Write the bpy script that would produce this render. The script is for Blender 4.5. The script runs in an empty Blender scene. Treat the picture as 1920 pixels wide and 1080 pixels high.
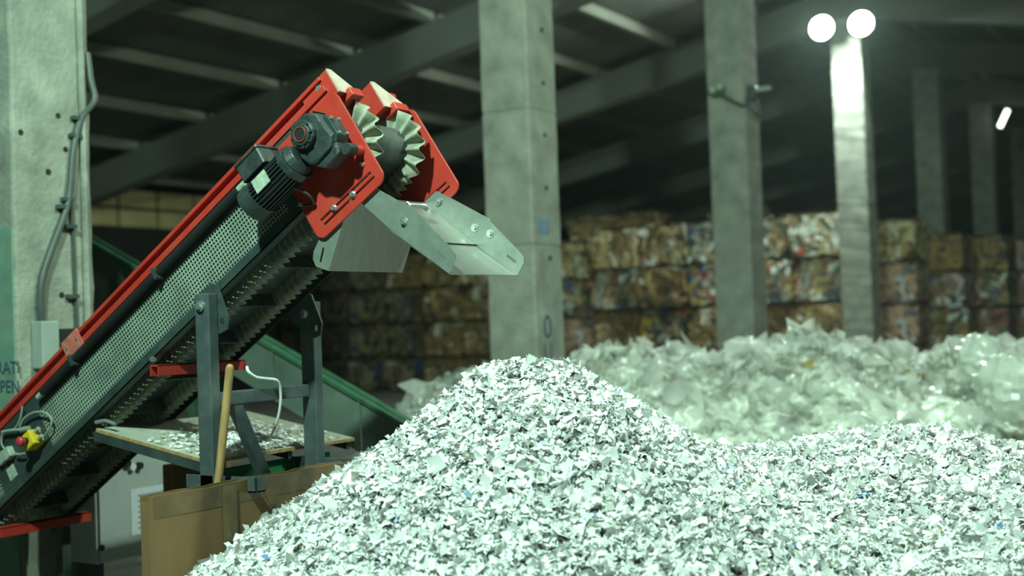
import bpy, bmesh, math, random
import numpy as np
from mathutils import Vector, Matrix
from mathutils.geometry import tessellate_polygon
random.seed(4); rng = np.random.default_rng(4)
D = bpy.data; COL = bpy.context.scene.collection; SC = bpy.context.scene

# World axes follow the hall: x across it, y along the row of columns, z up.
# ------------------------------------------------------------------ camera
FPX = 2300.0
PHI = math.radians(32.05); PITCH = math.radians(1.5); ROLL = math.radians(2.05)
EYE = Vector((4.256, -4.131, 1.6))
RT = Vector((math.cos(PHI), math.sin(PHI), 0)); FH = Vector((-math.sin(PHI), math.cos(PHI), 0)); UZ = Vector((0, 0, 1))
FW = FH*math.cos(PITCH) + UZ*math.sin(PITCH)
UP0 = UZ*math.cos(PITCH) - FH*math.sin(PITCH)
CU = UP0*math.cos(ROLL) + RT*math.sin(ROLL); CR = RT*math.cos(ROLL) - UP0*math.sin(ROLL)
cam = D.cameras.new('camera'); cam.sensor_width = 36; cam.lens = FPX/1920*36; cam.clip_start = .05; cam.clip_end = 200
cam.dof.use_dof = True; cam.dof.focus_distance = 5.3; cam.dof.aperture_fstop = 1.3
co = D.objects.new('camera', cam); COL.objects.link(co)
co.matrix_world = Matrix((( CR.x, CU.x, -FW.x, EYE.x), (CR.y, CU.y, -FW.y, EYE.y), (CR.z, CU.z, -FW.z, EYE.z), (0, 0, 0, 1)))
SC.camera = co
# ------------------------------------------------------------------ world, lamps, exposure
wd = D.worlds.new('world'); SC.world = wd; wd.use_nodes = True
wd.node_tree.nodes['Background'].inputs[0].default_value = (.55, .8, .68, 1)
wd.node_tree.nodes['Background'].inputs[1].default_value = .06
vs_ = wd.node_tree.nodes.new('ShaderNodeVolumeScatter'); vs_.inputs['Density'].default_value = .0006; vs_.inputs['Anisotropy'].default_value = .55   # dusty air
vs_.inputs['Color'].default_value = (.8, 1, .92, 1)
wd.node_tree.links.new(vs_.outputs[0], wd.node_tree.nodes['World Output'].inputs['Volume'])
SC.view_settings.view_transform = 'Standard'; SC.view_settings.look = 'None'
SC.view_settings.exposure = 0.0; SC.view_settings.gamma = 1.0; SC.view_settings.use_curve_mapping = False
def flood(loc, aim, power, col, size=.5, spread=180):
    l = D.lights.new('flood_lamp', 'AREA'); l.shape = 'DISK'; l.size = size; l.energy = power; l.color = col; l.spread = math.radians(spread)
    o = D.objects.new('flood_lamp', l); COL.objects.link(o); o.location = loc
    o.rotation_euler = (Vector(aim)-Vector(loc)).to_track_quat('-Z', 'Y').to_euler(); return o
flood((1.7, -4.2, 6.2), (.9, 2.0, 1.2), 740, (.63, 1.0, .81), .32)          # hall lamp above the camera
flood((4.3, 1.2, 6.1), (-1.5, 10.0, 1.2), 610, (.72, 1.0, .80), .45)           # hall lamp on the far side aisle

# ------------------------------------------------------------------ helpers
C_, W_ = PHI, PHI
def w2h(X, Y):      # ground point measured from the camera (right, ahead) -> hall x, y
    return EYE.x + RT.x*X + FH.x*Y, EYE.y + RT.y*X + FH.y*Y
def ray(x, y): return FW + CR*((x-960)/FPX) - CU*((y-540)/FPX)
def on_y(x, y, Y): r = ray(x, y); return EYE + r*((Y-EYE.y)/r.y)
def on_x(x, y, X): r = ray(x, y); return EYE + r*((X-EYE.x)/r.x)
def at_d(x, y, d): return EYE + ray(x, y)*d
ORG = {}
def tag(o, label=None, cat=None, group=None, kind=None):
    for k, v in (('label', label), ('category', cat), ('group', group), ('kind', kind)):
        if v: o[k] = v
    return o
def thing(name, loc, label, cat, group=None):
    o = D.objects.new(name, None); COL.objects.link(o); o.location = loc; o.empty_display_size = .1
    ORG[o.name] = Vector(loc); return tag(o, label, cat, group)
IDENT = lambda p: p
class MB:
    def __init__(s, xf=None): s.v = []; s.f = []; s.xf = xf or IDENT
    def add(s, vs, fs):
        b = len(s.v); s.v += [Vector(s.xf(Vector(p))) for p in vs]; s.f += [tuple(b+i for i in f) for f in fs]; return s
    def box(s, x0, x1, y0, y1, z0, z1):
        return s.add([(x0,y0,z0),(x1,y0,z0),(x1,y1,z0),(x0,y1,z0),(x0,y0,z1),(x1,y0,z1),(x1,y1,z1),(x0,y1,z1)],
                     [(0,3,2,1),(4,5,6,7),(0,1,5,4),(1,2,6,5),(2,3,7,6),(3,0,4,7)])
    def prism(s, poly, y0, y1, holes=(), axis='y'):      # 2D outline in (x,z) pushed along y (or (y,z) along x, (x,y) along z)
        mk = {'y': lambda p, k: (p[0], k, p[1]), 'x': lambda p, k: (k, p[0], p[1]), 'z': lambda p, k: (p[0], p[1], k)}[axis]
        loops = [list(poly)] + [list(h) for h in holes]
        tris = tessellate_polygon([[Vector((p[0], p[1], 0)) for p in lp] for lp in loops])
        allp = [p for lp in loops for p in lp]; n = len(allp)
        vs = [mk(p, y0) for p in allp] + [mk(p, y1) for p in allp]
        fs = [tuple(t) for t in tris] + [tuple(n+i for i in reversed(t)) for t in tris]
        b = 0
        for lp in loops:
            m = len(lp)
            fs += [(b+i, b+(i+1) % m, n+b+(i+1) % m, n+b+i) for i in range(m)]; b += m
        return s.add(vs, fs)
    def cyl(s, p0, p1, r, seg=20, r1=None):
        p0, p1 = Vector(p0), Vector(p1); r1 = r if r1 is None else r1
        d = (p1-p0).normalized(); a = d.orthogonal().normalized(); b = d.cross(a)
        vs = []
        for p, rr in ((p0, r), (p1, r1)):
            vs += [p + (a*math.cos(2*math.pi*i/seg) + b*math.sin(2*math.pi*i/seg))*rr for i in range(seg)]
        fs = [(i, (i+1) % seg, seg+(i+1) % seg, seg+i) for i in range(seg)] + [tuple(range(seg-1, -1, -1)), tuple(range(seg, 2*seg))]
        return s.add(vs, fs)
    def ring(s, p0, p1, r, ri, seg=24):
        p0, p1 = Vector(p0), Vector(p1); d = (p1-p0).normalized(); a = d.orthogonal().normalized(); b = d.cross(a); vs = []
        for p, rr in ((p0, r), (p1, r), (p1, ri), (p0, ri)):
            vs += [p + (a*math.cos(2*math.pi*i/seg) + b*math.sin(2*math.pi*i/seg))*rr for i in range(seg)]
        return s.add(vs, [(k*seg+i, k*seg+(i+1) % seg, ((k+1) % 4)*seg+(i+1) % seg, ((k+1) % 4)*seg+i) for k in range(4) for i in range(seg)])
    def tube(s, pts, r, seg=8, smooth=4):
        P = [Vector(p) for p in pts]
        if smooth and len(P) > 2:                        # Catmull-Rom
            Q = []
            for i in range(len(P)-1):
                a, b, c, d = P[max(i-1, 0)], P[i], P[i+1], P[min(i+2, len(P)-1)]
                for k in range(smooth):
                    u = k/smooth
                    Q.append(.5*((2*b)+(c-a)*u+(2*a-5*b+4*c-d)*u*u+(3*b-a-3*c+d)*u**3))
            P = Q + [P[-1]]
        vs = []; up = None
        for i, p in enumerate(P):
            d = (P[min(i+1, len(P)-1)]-P[max(i-1, 0)]).normalized()
            up = d.orthogonal().normalized() if up is None else (up-d*up.dot(d)).normalized()
            b = d.cross(up)
            vs += [p + (up*math.cos(2*math.pi*j/seg)+b*math.sin(2*math.pi*j/seg))*r for j in range(seg)]
        n = len(P)
        fs = [(i*seg+j, i*seg+(j+1) % seg, (i+1)*seg+(j+1) % seg, (i+1)*seg+j) for i in range(n-1) for j in range(seg)]
        return s.add(vs, fs + [tuple(range(seg-1, -1, -1)), tuple((n-1)*seg+j for j in range(seg))])
    def sphere(s, c, r, seg=12, rings=8, sq=(1, 1, 1)):
        c = Vector(c); vs = [c+Vector((0, 0, r*sq[2]))]
        for i in range(1, rings):
            a = math.pi*i/rings
            vs += [c+Vector((r*sq[0]*math.sin(a)*math.cos(2*math.pi*j/seg), r*sq[1]*math.sin(a)*math.sin(2*math.pi*j/seg), r*sq[2]*math.cos(a))) for j in range(seg)]
        vs.append(c-Vector((0, 0, r*sq[2]))); L = len(vs)-1
        fs = [(0, 1+j, 1+(j+1) % seg) for j in range(seg)]
        for i in range(rings-2):
            fs += [(1+i*seg+j, 1+(i+1)*seg+j, 1+(i+1)*seg+(j+1) % seg, 1+i*seg+(j+1) % seg) for j in range(seg)]
        fs += [(L, 1+(rings-2)*seg+(j+1) % seg, 1+(rings-2)*seg+j) for j in range(seg)]
        return s.add(vs, fs)
    def build(s, name, mat, parent=None, loc=None, smooth=False, bevel=0, label=None):
        org = ORG[parent.name] if parent else Vector(loc or (0, 0, 0))
        me = D.meshes.new(name); me.from_pydata([tuple(p-org) for p in s.v], [], s.f)
        bm = bmesh.new(); bm.from_mesh(me); bmesh.ops.recalc_face_normals(bm, faces=bm.faces); bm.to_mesh(me); bm.free()
        me.materials.append(mat)
        if smooth:
            me.polygons.foreach_set('use_smooth', [True]*len(me.polygons))
            if smooth != 2: me.set_sharp_from_angle(angle=math.radians(35))
        o = D.objects.new(name, me); COL.objects.link(o); ORG[o.name] = org
        if parent: o.parent = parent
        else: o.location = org
        if bevel:
            m = o.modifiers.new('bevel', 'BEVEL'); m.width = bevel; m.segments = 2; m.limit_method = 'ANGLE'
        if label: o['label'] = label
        return o
def np_mesh(name, V, F, mat, parent=None, loc=(0, 0, 0), cols=None, smooth=False):
    """big mesh from numpy: V (n,3) and quads F (m,4), colour per quad"""
    V = np.asarray(V, np.float32) - np.array(loc, np.float32); F = np.asarray(F, np.int32); m = len(F)
    me = D.meshes.new(name); me.vertices.add(len(V)); me.vertices.foreach_set('co', V.ravel())
    me.loops.add(m*4); me.loops.foreach_set('vertex_index', F.ravel())
    me.polygons.add(m); me.polygons.foreach_set('loop_start', np.arange(0, m*4, 4, dtype=np.int32)); me.update(calc_edges=True)
    if cols is not None:
        ca = me.color_attributes.new('tint', 'FLOAT_COLOR', 'CORNER')
        cc = np.ones((m, 4, 4), np.float32); cc[:, :, :3] = np.asarray(cols, np.float32)[:, None, :]
        ca.data.foreach_set('color', cc.ravel())
    if smooth: me.polygons.foreach_set('use_smooth', np.ones(m, bool))
    me.validate(); me.materials.append(mat)
    o = D.objects.new(name, me); COL.objects.link(o); ORG[o.name] = Vector(loc)
    if parent: o.parent = parent
    else: o.location = loc
    return o
def vnoise(x, y, seed=0):       # smooth value noise on numpy arrays
    r = np.random.default_rng(seed).random((256, 256)); xi = np.floor(x).astype(int); yi = np.floor(y).astype(int)
    fx = x-xi; fy = y-yi; fx = fx*fx*(3-2*fx); fy = fy*fy*(3-2*fy)
    g = lambda a, b: r[a % 256, b % 256]
    return (g(xi, yi)*(1-fx)+g(xi+1, yi)*fx)*(1-fy)+(g(xi, yi+1)*(1-fx)+g(xi+1, yi+1)*fx)*fy*1.0
def fbm(x, y, seed=0, o=4): return sum((.5**k)*(vnoise(x*2**k, y*2**k, seed+k)-.5) for k in range(o))

# ------------------------------------------------------------------ materials
def mat(name, col, rough=.5, metal=0, var=.25, scale=6, bump=.0, bscale=40, dirt=None, dirt_amt=.4, spec=.5, stretch=None):
    m = D.materials.new(name); m.use_nodes = True; nt = m.node_tree; N = nt.nodes; L = nt.links; b = N['Principled BSDF']
    b.inputs['Roughness'].default_value = rough; b.inputs['Metallic'].default_value = metal; b.inputs['Specular IOR Level'].default_value = spec
    tc = N.new('ShaderNodeTexCoord'); mp = N.new('ShaderNodeMapping'); L.new(tc.outputs['Object'], mp.inputs[0])
    if stretch: mp.inputs['Scale'].default_value = stretch
    n = N.new('ShaderNodeTexNoise'); n.inputs['Scale'].default_value = scale; n.inputs['Detail'].default_value = 6; L.new(mp.outputs[0], n.inputs[0])
    r = N.new('ShaderNodeValToRGB'); r.color_ramp.elements[0].position = .3; r.color_ramp.elements[1].position = .72
    r.color_ramp.elements[0].color = tuple(c*(1-var) for c in col)+(1,); r.color_ramp.elements[1].color = tuple(min(1, c*(1+var)) for c in col)+(1,)
    L.new(n.outputs[0], r.inputs[0]); out = r.outputs[0]
    if dirt:
        n2 = N.new('ShaderNodeTexNoise'); n2.inputs['Scale'].default_value = scale*.6; n2.inputs['Detail'].default_value = 8; n2.inputs['Roughness'].default_value = .7
        L.new(mp.outputs[0], n2.inputs[0])
        r2 = N.new('ShaderNodeValToRGB'); r2.color_ramp.elements[0].position = .48; r2.color_ramp.elements[1].position = .68
        r2.color_ramp.elements[0].color = (0, 0, 0, 1); r2.color_ramp.elements[1].color = (dirt_amt,)*3+(1,)
        L.new(n2.outputs[0], r2.inputs[0])
        mx = N.new('ShaderNodeMix'); mx.data_type = 'RGBA'; L.new(r2.outputs[0], mx.inputs[0]); L.new(out, mx.inputs[6]); mx.inputs[7].default_value = tuple(dirt)+(1,); out = mx.outputs[2]
    L.new(out, b.inputs['Base Color'])
    if bump:
        n3 = N.new('ShaderNodeTexNoise'); n3.inputs['Scale'].default_value = bscale; n3.inputs['Detail'].default_value = 5; L.new(mp.outputs[0], n3.inputs[0])
        bp = N.new('ShaderNodeBump'); bp.inputs['Strength'].default_value = bump; bp.inputs['Distance'].default_value = .02
        L.new(n3.outputs[0], bp.inputs['Height']); L.new(bp.outputs[0], b.inputs['Normal'])
    return m
def glow(name, col, s):
    m = D.materials.new(name); m.use_nodes = True; b = m.node_tree.nodes['Principled BSDF']
    b.inputs['Base Color'].default_value = (.8, .8, .8, 1); b.inputs['Emission Color'].default_value = tuple(col)+(1,); b.inputs['Emission Strength'].default_value = s; return m
def tinted(name, rough=.6, translucent=0., clear=0., gloss=0., bump=0.):
    m = D.materials.new(name); m.use_nodes = True; nt = m.node_tree; N = nt.nodes; L = nt.links; b = N['Principled BSDF']; out = N['Material Output']
    a = N.new('ShaderNodeAttribute'); a.attribute_name = 'tint'
    L.new(a.outputs[0], b.inputs['Base Color']); b.inputs['Roughness'].default_value = rough
    sh = b.outputs[0]
    if bump:
        n3 = N.new('ShaderNodeTexNoise'); n3.inputs['Scale'].default_value = 9; n3.inputs['Detail'].default_value = 6
        tc = N.new('ShaderNodeTexCoord'); L.new(tc.outputs['Object'], n3.inputs[0])
        bp = N.new('ShaderNodeBump'); bp.inputs['Strength'].default_value = bump; bp.inputs['Distance'].default_value = .08
        L.new(n3.outputs[0], bp.inputs['Height']); L.new(bp.outputs[0], b.inputs['Normal'])
    if translucent:
        t = N.new('ShaderNodeBsdfTranslucent'); L.new(a.outputs[0], t.inputs[0]); x = N.new('ShaderNodeMixShader'); x.inputs[0].default_value = translucent
        L.new(sh, x.inputs[1]); L.new(t.outputs[0], x.inputs[2]); sh = x.outputs[0]
    if clear:
        t = N.new('ShaderNodeBsdfTransparent'); x = N.new('ShaderNodeMixShader'); x.inputs[0].default_value = clear
        L.new(sh, x.inputs[1]); L.new(t.outputs[0], x.inputs[2]); sh = x.outputs[0]
    if gloss:
        t = N.new('ShaderNodeBsdfGlossy'); t.inputs['Roughness'].default_value = .18; x = N.new('ShaderNodeMixShader'); x.inputs[0].default_value = gloss
        L.new(sh, x.inputs[1]); L.new(t.outputs[0], x.inputs[2]); sh = x.outputs[0]
    L.new(sh, out.inputs[0]); return m
M = dict(
 concrete=mat('concrete', (.27, .275, .235), .9, var=.3, scale=3.5, bump=.5, bscale=30, dirt=(.26, .25, .20), dirt_amt=.5),
 concrete_pale=mat('pale_concrete', (.27, .28, .235), .9, var=.35, scale=4, bump=.5, bscale=25, dirt=(.22, .24, .19), dirt_amt=.55),
 floor=mat('floor_concrete', (.12, .12, .10), .9, var=.4, scale=2, bump=.4),
 roof=mat('roof_sheet', (.13, .14, .115), .85, var=.25, scale=1.5),
 beam=mat('roof_beam', (.19, .20, .17), .9, var=.12, scale=.7),
 purlin=mat('purlin', (.23, .24, .19), .85, var=.12, scale=1.5),
 cream=mat('cream_panel', (.46, .38, .18), .8, var=.2, scale=1.5),
 darkwall=mat('dark_wall', (.012, .012, .012), .95, var=.3, scale=1.0),
 red=mat('red_paint', (.46, .034, .022), .42, var=.1, scale=8, dirt=(.42, .10, .07), dirt_amt=.35),
 reddust=mat('dusty_red_paint', (.48, .12, .09), .6, var=.2, scale=14, dirt=(.45, .34, .28), dirt_amt=.8),
 palecap=mat('dusty_sheen_red_cap', (.48, .38, .31), .75, var=.15, scale=25, dirt=(.42, .16, .12), dirt_amt=.5),  # pale colour paints in both dust and light reflected from above
 dark=mat('anthracite_paint', (.030, .048, .048), .5, var=.25, scale=9, dirt=(.10, .12, .10), dirt_amt=.4),
 steelblue=mat('grey_blue_paint', (.055, .075, .080), .5, var=.2, scale=9, dirt=(.16, .17, .15), dirt_amt=.4),
 galv=mat('galvanised_steel', (.30, .34, .30), .42, metal=.55, var=.14, scale=18, dirt=(.28, .30, .27), dirt_amt=.5),
 sheet=mat('stainless_sheet', (.29, .28, .26), .36, metal=.65, var=.12, scale=10, dirt=(.30, .28, .25), dirt_amt=.4, stretch=(1, 4, 1)),
 perf=mat('perforated_sheet', (.29, .36, .30), .55, metal=.2, var=.3, scale=5, dirt=(.16, .19, .16), dirt_amt=.6),
 bolt=mat('zinc_bolt', (.6, .65, .62), .3, metal=.8, var=.1),
 cast=mat('cast_grey_paint', (.026, .037, .038), .42, var=.25, scale=22, bump=.15, bscale=60, dirt=(.09, .105, .095), dirt_amt=.35),
 black=mat('black_rubber', (.012, .013, .013), .6, var=.3),
 belt=mat('belt_rubber', (.045, .055, .052), .55, var=.3, scale=14, dirt=(.13, .14, .12), dirt_amt=.5),
 wall=mat('belt_sidewall', (.29, .31, .235), .75, var=.22, scale=16, dirt=(.13, .125, .075), dirt_amt=.6),
 orange=mat('orange_seal', (.30, .045, .03), .5, var=.1),
 yellow=mat('yellow_plastic', (.75, .52, .02), .4, var=.08),
 button=mat('red_plastic', (.50, .04, .04), .4, var=.08),
 greyplastic=mat('grey_plastic', (.30, .34, .31), .5, var=.1),
 label=mat('label_plate', (.36, .42, .34), .5, var=.25, scale=60),
 card=mat('cardboard', (.20, .115, .048), .85, var=.12, scale=5, dirt=(.22, .13, .06), dirt_amt=.4, stretch=(1, 1, .3)),
 tape=mat('brown_packing_tape', (.15, .095, .045), .22, var=.3, scale=12),
 chip=mat('board_top', (.46, .46, .38), .6, var=.15, scale=4, dirt=(.24, .23, .19), dirt_amt=.5),
 chipedge=mat('board_edge', (.36, .22, .09), .8, var=.3, scale=50),
 wood=mat('wooden_handle', (.42, .25, .10), .6, var=.25, scale=9, stretch=(6, 6, 1)),
 cabinet=mat('grey_cabinet', (.46, .49, .48), .45, var=.08, scale=4, dirt=(.22, .24, .23), dirt_amt=.3),
 paper=mat('paper_sheet', (.70, .74, .80), .7, var=.06, scale=30),
 print=mat('blue_print', (.25, .32, .50), .7, var=.3, scale=60),
 greenrail=mat('dull_green_paint', (.025, .085, .045), .5, var=.3, scale=6, dirt=(.12, .16, .12), dirt_amt=.5),
 green=mat('green_paint', (.015, .20, .065), .5, var=.2, scale=5, dirt=(.03, .12, .06), dirt_amt=.4),
 greenplate=mat('dusty_green_plate', (.12, .16, .13), .5, metal=.15, var=.3, scale=3, dirt=(.10, .15, .11), dirt_amt=.6),
 paintband=mat('grey_green_wall_paint', (.15, .27, .21), .7, var=.2, scale=7, dirt=(.25, .26, .17), dirt_amt=.45),
 stencil=mat('stencil_ink', (.03, .07, .12), .8, var=.3, scale=30),
 bluepaint=mat('blue_spray', (.05, .20, .48), .8, var=.3, scale=30),
 redpaint=mat('red_spray', (.45, .12, .10), .8, var=.3, scale=30),
 cord=mat('white_cord', (.75, .80, .76), .5, var=.05),
 cable=mat('black_cable', (.05, .065, .06), .5, var=.2),
 cableg=mat('grey_cable', (.28, .32, .27), .5, var=.1),
 film=tinted('plastic_film', .35, .40, .30, .025),
 filmbase=tinted('plastic_film_bulk', .5, 0, 0, .04, bump=.9),
 shred=tinted('paper_shreds', .75, .06),
 bale=tinted('compressed_waste', .8, bump=.8),
 lamp=glow('lamp_glass', (.88, 1.0, .95), 60),
 tube=glow('tube_glass', (.95, 1.0, .92), 5),
)

# ------------------------------------------------------------------ the hall
COLX = -2.39; RIDGE = 7.65; SL = .19
def colw(n): return 6.75 + 6*(n-2)
rtop = lambda x: RIDGE - SL*abs(x-COLX)
tag(MB().box(-17.6, 13.6, -12, 62, -.2, 0).build('floor', M['floor'], loc=(0, 0, 0)), 'bare grey concrete floor of the hall', 'floor', kind='structure')
# corrugated roof, both slopes
per = .25; amp = .03; ys = np.arange(-10, 60, per/2); V = []; F = []
for sx, xe in ((-1, -17.5), (1, 13.5)):
    xs = [COLX, xe]
    b = len(V)
    for i, y in enumerate(ys):
        for x in xs: V.append((x, y, rtop(x)+.22+(amp if i % 2 else -amp)))
    F += [(b+2*i, b+2*i+1, b+2*i+3, b+2*i+2) for i in range(len(ys)-1)]
ceil = np_mesh('ceiling', V, F, M['roof']); tag(ceil, 'dark corrugated roof sheeting on concrete beams and purlins', 'ceiling', kind='structure')
PX = [1.77, 3.54, 5.3, 7.08, 8.85, 10.75, 12.6, 14.4]
pm = {}
for n in range(1, 10):
    y = colw(n)
    for sx, xe in ((-1, -17.4), (1, 13.4)):
        MB().prism([(COLX, rtop(COLX)), (COLX, rtop(COLX)-.65), (xe, rtop(xe)-.65), (xe, rtop(xe))], y-.2, y+.2).build('rafter', M['beam'], ceil, bevel=.02)
    for sx in (-1, 1):
        for d in [.25] + PX:
            x = COLX + sx*d
            if not -17.3 < x < 13.2: continue
            z = rtop(x)
            if 'p' not in pm:
                o = MB().box(-.07, .07, -2.93, 2.93, 0, .2).build('purlin', M['purlin'], loc=(0, 0, 0), bevel=.01); pm['p'] = o
            else: o = pm['p'].copy(); COL.objects.link(o)
            o.parent = ceil; o.location = (x, y-3, z-.01)
wl = MB().box(-17.6, -17.4, -12, 62, 0, 4.85).build('wall_left', M['darkwall']); tag(wl, 'dark side wall behind the bales', 'wall', kind='structure')
for k in range(26):
    y = 3+k*1.12
    MB().box(-17.4, -17.36, y, y+1.06, 4.42, 4.80).build('panel', M['cream'], wl, bevel=.01)
    MB().box(-17.4, -17.36, y, y+1.06, 3.98, 4.36).build('panel', M['cream'], wl, bevel=.01)
tag(MB().box(13.4, 13.6, -12, 62, 0, 4.6).build('wall_right', M['darkwall']), 'dark opposite side wall', 'wall', kind='structure')
tag(MB().prism([(-17.6, 0), (13.6, 0), (13.6, 4.6), (COLX, 7.9), (-17.6, 4.8)], 60, 60.2).build('wall_back', M['darkwall']), 'dark far gable wall of the hall', 'wall', kind='structure')

# columns
def column(n, label, half=.285, mat_='concrete', segs=None, dx=0, jit=.003):
    y = colw(n); root = thing('concrete_column', (COLX+dx, y, 0), label, 'column', 'concrete columns under the ridge')
    zt = RIDGE-.66
    cuts = segs or [0, zt]
    for a, b in zip(cuts[:-1], cuts[1:]):
        # slightly irregular cast edges
        bm = bmesh.new(); bmesh.ops.create_cube(bm, size=1)
        bmesh.ops.scale(bm, vec=(2*half, 2*half, b-a-.012), verts=bm.verts); bmesh.ops.translate(bm, vec=(0, 0, (a+b)/2), verts=bm.verts)
        ed = [e for e in bm.edges if abs(e.verts[0].co.z-e.verts[1].co.z) > .1]
        bmesh.ops.subdivide_edges(bm, edges=ed, cuts=max(2, int((b-a)/.12)), use_grid_fill=True)
        for v in bm.verts:
            v.co.x += random.uniform(-jit, jit); v.co.y += random.uniform(-jit, jit)
        me = D.meshes.new('shaft'); bm.to_mesh(me); bm.free(); me.materials.append(M[mat_])
        o = D.objects.new('shaft', me); COL.objects.link(o); o.parent = root; ORG[o.name] = ORG[root.name]
        md = o.modifiers.new('bevel', 'BEVEL'); md.width = .02; md.segments = 2; md.limit_method = 'ANGLE'; md.angle_limit = 1.0
    if segs: MB().box(COLX-half+.012, COLX+half-.012, y-half+.012, y+half-.012, cuts[0], cuts[-1]).build('core', M['concrete'], root)
    return root
def text(root, body, size, pos, rot, m, name='stencil_text', align='CENTER', ext=.001):
    cu = D.curves.new(name, 'FONT'); cu.body = body; cu.size = size; cu.extrude = ext; cu.align_x = align; cu.align_y = 'CENTER'; cu.materials.append(m)
    o = D.objects.new(name, cu); COL.objects.link(o); o.parent = root; o.location = Vector(pos)-ORG[root.name]; o.rotation_euler = rot; return o
RY = (math.pi/2, 0, 0)                 # reads on a face that looks along -y
RX = (math.pi/2, 0, math.pi/2)         # reads on a face that looks along +x
c1 = column(1, 'nearest pale concrete column at the left edge, hung with black cable', mat_='concrete_pale', dx=.015, jit=.005)
fy, fx = colw(1)-.285, COLX+.30
zt = on_y(20, 425, fy).z
MB().box(COLX-.268, COLX+.285, fy-.010, fy, .02, zt).build('painted_band', M['paintband'], c1, label='grey-green painted band with stencilled letters')
p = on_y(37, 690, fy-.013); text(c1, 'RATI', .105, p, RY, M['stencil'], align='RIGHT')
p = on_y(37, 726, fy-.013); text(c1, 'PEN', .105, p, RY, M['stencil'], align='RIGHT')
P = lambda x, y, d=.03: on_x(x, y, fx+d)
MB().tube([P(164, 100, .0), P(170, 150), P(177, 188, .05), P(152, 222), P(138, 280), P(131, 360), P(122, 400), P(98, 465), P(80, 520), P(76, 570), P(79, 612)], .021, 10).build('cable', M['cable'], c1, smooth=True, label='thick black cable looping down the column')
MB().tube([P(133, 375, .015), P(137, 450, .015), P(141, 560, .015), P(145, 640, .015)], .011, 8).build('conduit', M['cable'], c1, smooth=True)
MB().tube([P(147, -40, .02), P(152, 120, .02), P(158, 330, .02), P(166, 640, .02)], .022, 8).build('conduit', M['concrete_pale'], c1, smooth=True, label='pale grey conduit pipe')
for (x, y) in ((146, 222), (142, 255), (128, 374), (119, 388), (133, 425), (137, 556)):
    q = P(x, y, .02); MB().box(q.x-.02, q.x+.025, q.y-.045, q.y+.03, q.z-.012, q.z+.012).build('cable_clip', M['cable'], c1)
for (x, y) in ((108, 217), (38, 248), (122, 280), (90, 322), (115, 553)):
    q = on_x(x, y, fx); MB().cyl((q.x-.02, q.y, q.z), (q.x+.006, q.y, q.z), .018, 10).build('anchor_hole', M['black'], c1)
a, b = P(58, 603, .0), P(88, 690, .0)
MB().box(fx, fx+.10, a.y, b.y+.02, b.z, a.z).build('junction_box', M['greyplastic'], c1, bevel=.008, label='grey-green junction box')
a, b = P(92, 617, 0), P(150, 648, 0)
MB().box(fx, fx+.07, a.y, b.y, b.z, a.z).build('socket_box', M['black'], c1, bevel=.006, label='black socket box')
a, b = P(90, 650, 0), P(140, 690, 0)
sb = MB().box(fx, fx+.05, a.y, b.y, b.z, a.z).build('switch_box', M['cord'], c1, bevel=.006, label='white switch box')
q = P(96, 672, .06); MB().cyl((fx+.05, q.y, q.z), (fx+.07, q.y, q.z), .014, 10).build('knob', M['button'], sb)

zj = [on_y(945, 463, colw(2)-.285).z, on_y(945, 209, colw(2)-.285).z]
c2 = column(2, 'concrete column behind the chute with blue paint mark', segs=[0, zj[0], zj[1], RIDGE-.66])
fx2 = COLX+.285
for (x, y) in ((1015, 56), (1018, 156), (1021, 253), (1024, 352), (1031, 484)):
    q = on_x(x, y, fx2); MB().cyl((q.x-.02, q.y, q.z), (q.x+.008, q.y, q.z), .025, 10).build('anchor_hole', M['black'], c2)
q = on_x(1020, 427, fx2+.004); text(c2, '03', .22, q, RX, M['bluepaint'], 'paint_mark')
q = on_x(1036, 432, fx2+.004); text(c2, '1', .12, q, RX, M['redpaint'], 'paint_mark')
q = on_x(1027, 615, fx2+.004); text(c2, '0', .34, q, RX, M['stencil'], 'paint_mark')
q = on_x(1028, 662, fx2+.004); text(c2, '11', .26, q, RX, M['stencil'], 'paint_mark')
c3 = column(3, 'concrete column right of the paper heap with hanging cable hook')
fy3, fx3 = colw(3)-.285, COLX+.285
q = on_y(1350, 172, fy3)
lp = thing('wall_lamp', (q.x, q.y, q.z), 'small unlit lamp fitting on concrete column beside hanging cable', 'lamp')
MB().box(q.x-.09, q.x+.09, q.y-.08, q.y, q.z-.08, q.z+.06).build('housing', M['cable'], lp, bevel=.01)
for dx, dz in ((-.07, .02), (.04, .05)): MB().sphere((q.x+dx, q.y-.12, q.z+dz), .06).build('bulb', M['label'], lp, smooth=True)
a = on_x(1418, 172, fx3+.1)
hk = thing('cable_bracket', (a.x, a.y, a.z), 'dark cable bracket on the edge of concrete column', 'bracket')
MB().box(fx3, fx3+.1, a.y-.1, a.y+.12, a.z-.12, a.z+.08).build('bracket_plate', M['cable'], hk, bevel=.01)
MB().cyl((fx3+.05, a.y, a.z+.03), (fx3+.32, a.y, a.z+.03), .035, 10).build('arm', M['label'], hk, smooth=True)
MB().tube([(q.x+.05, fy3-.05, q.z-.06), on_y(1375, 190, fy3-.06), on_y(1398, 198, fy3-.06), (fx3+.06, fy3-.05, a.z-.1), (fx3+.10, fy3-.02, a.z-.28), (fx3+.13, fy3+.2, a.z-.36), (fx3+.09, a.y, a.z-.1)], .02, 8).build('hanging_cable', M['cable'], hk, smooth=True)
c4 = column(4, 'concrete column lit brightly by two floodlights at its top')
column(5, 'dim concrete column second behind the floodlit one').__setitem__('label', 'dim concrete column just behind the floodlit one')
column(6, 'dim concrete column with small light strip beside it')
column(7, 'dim concrete column cut by the right edge of the view')
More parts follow.
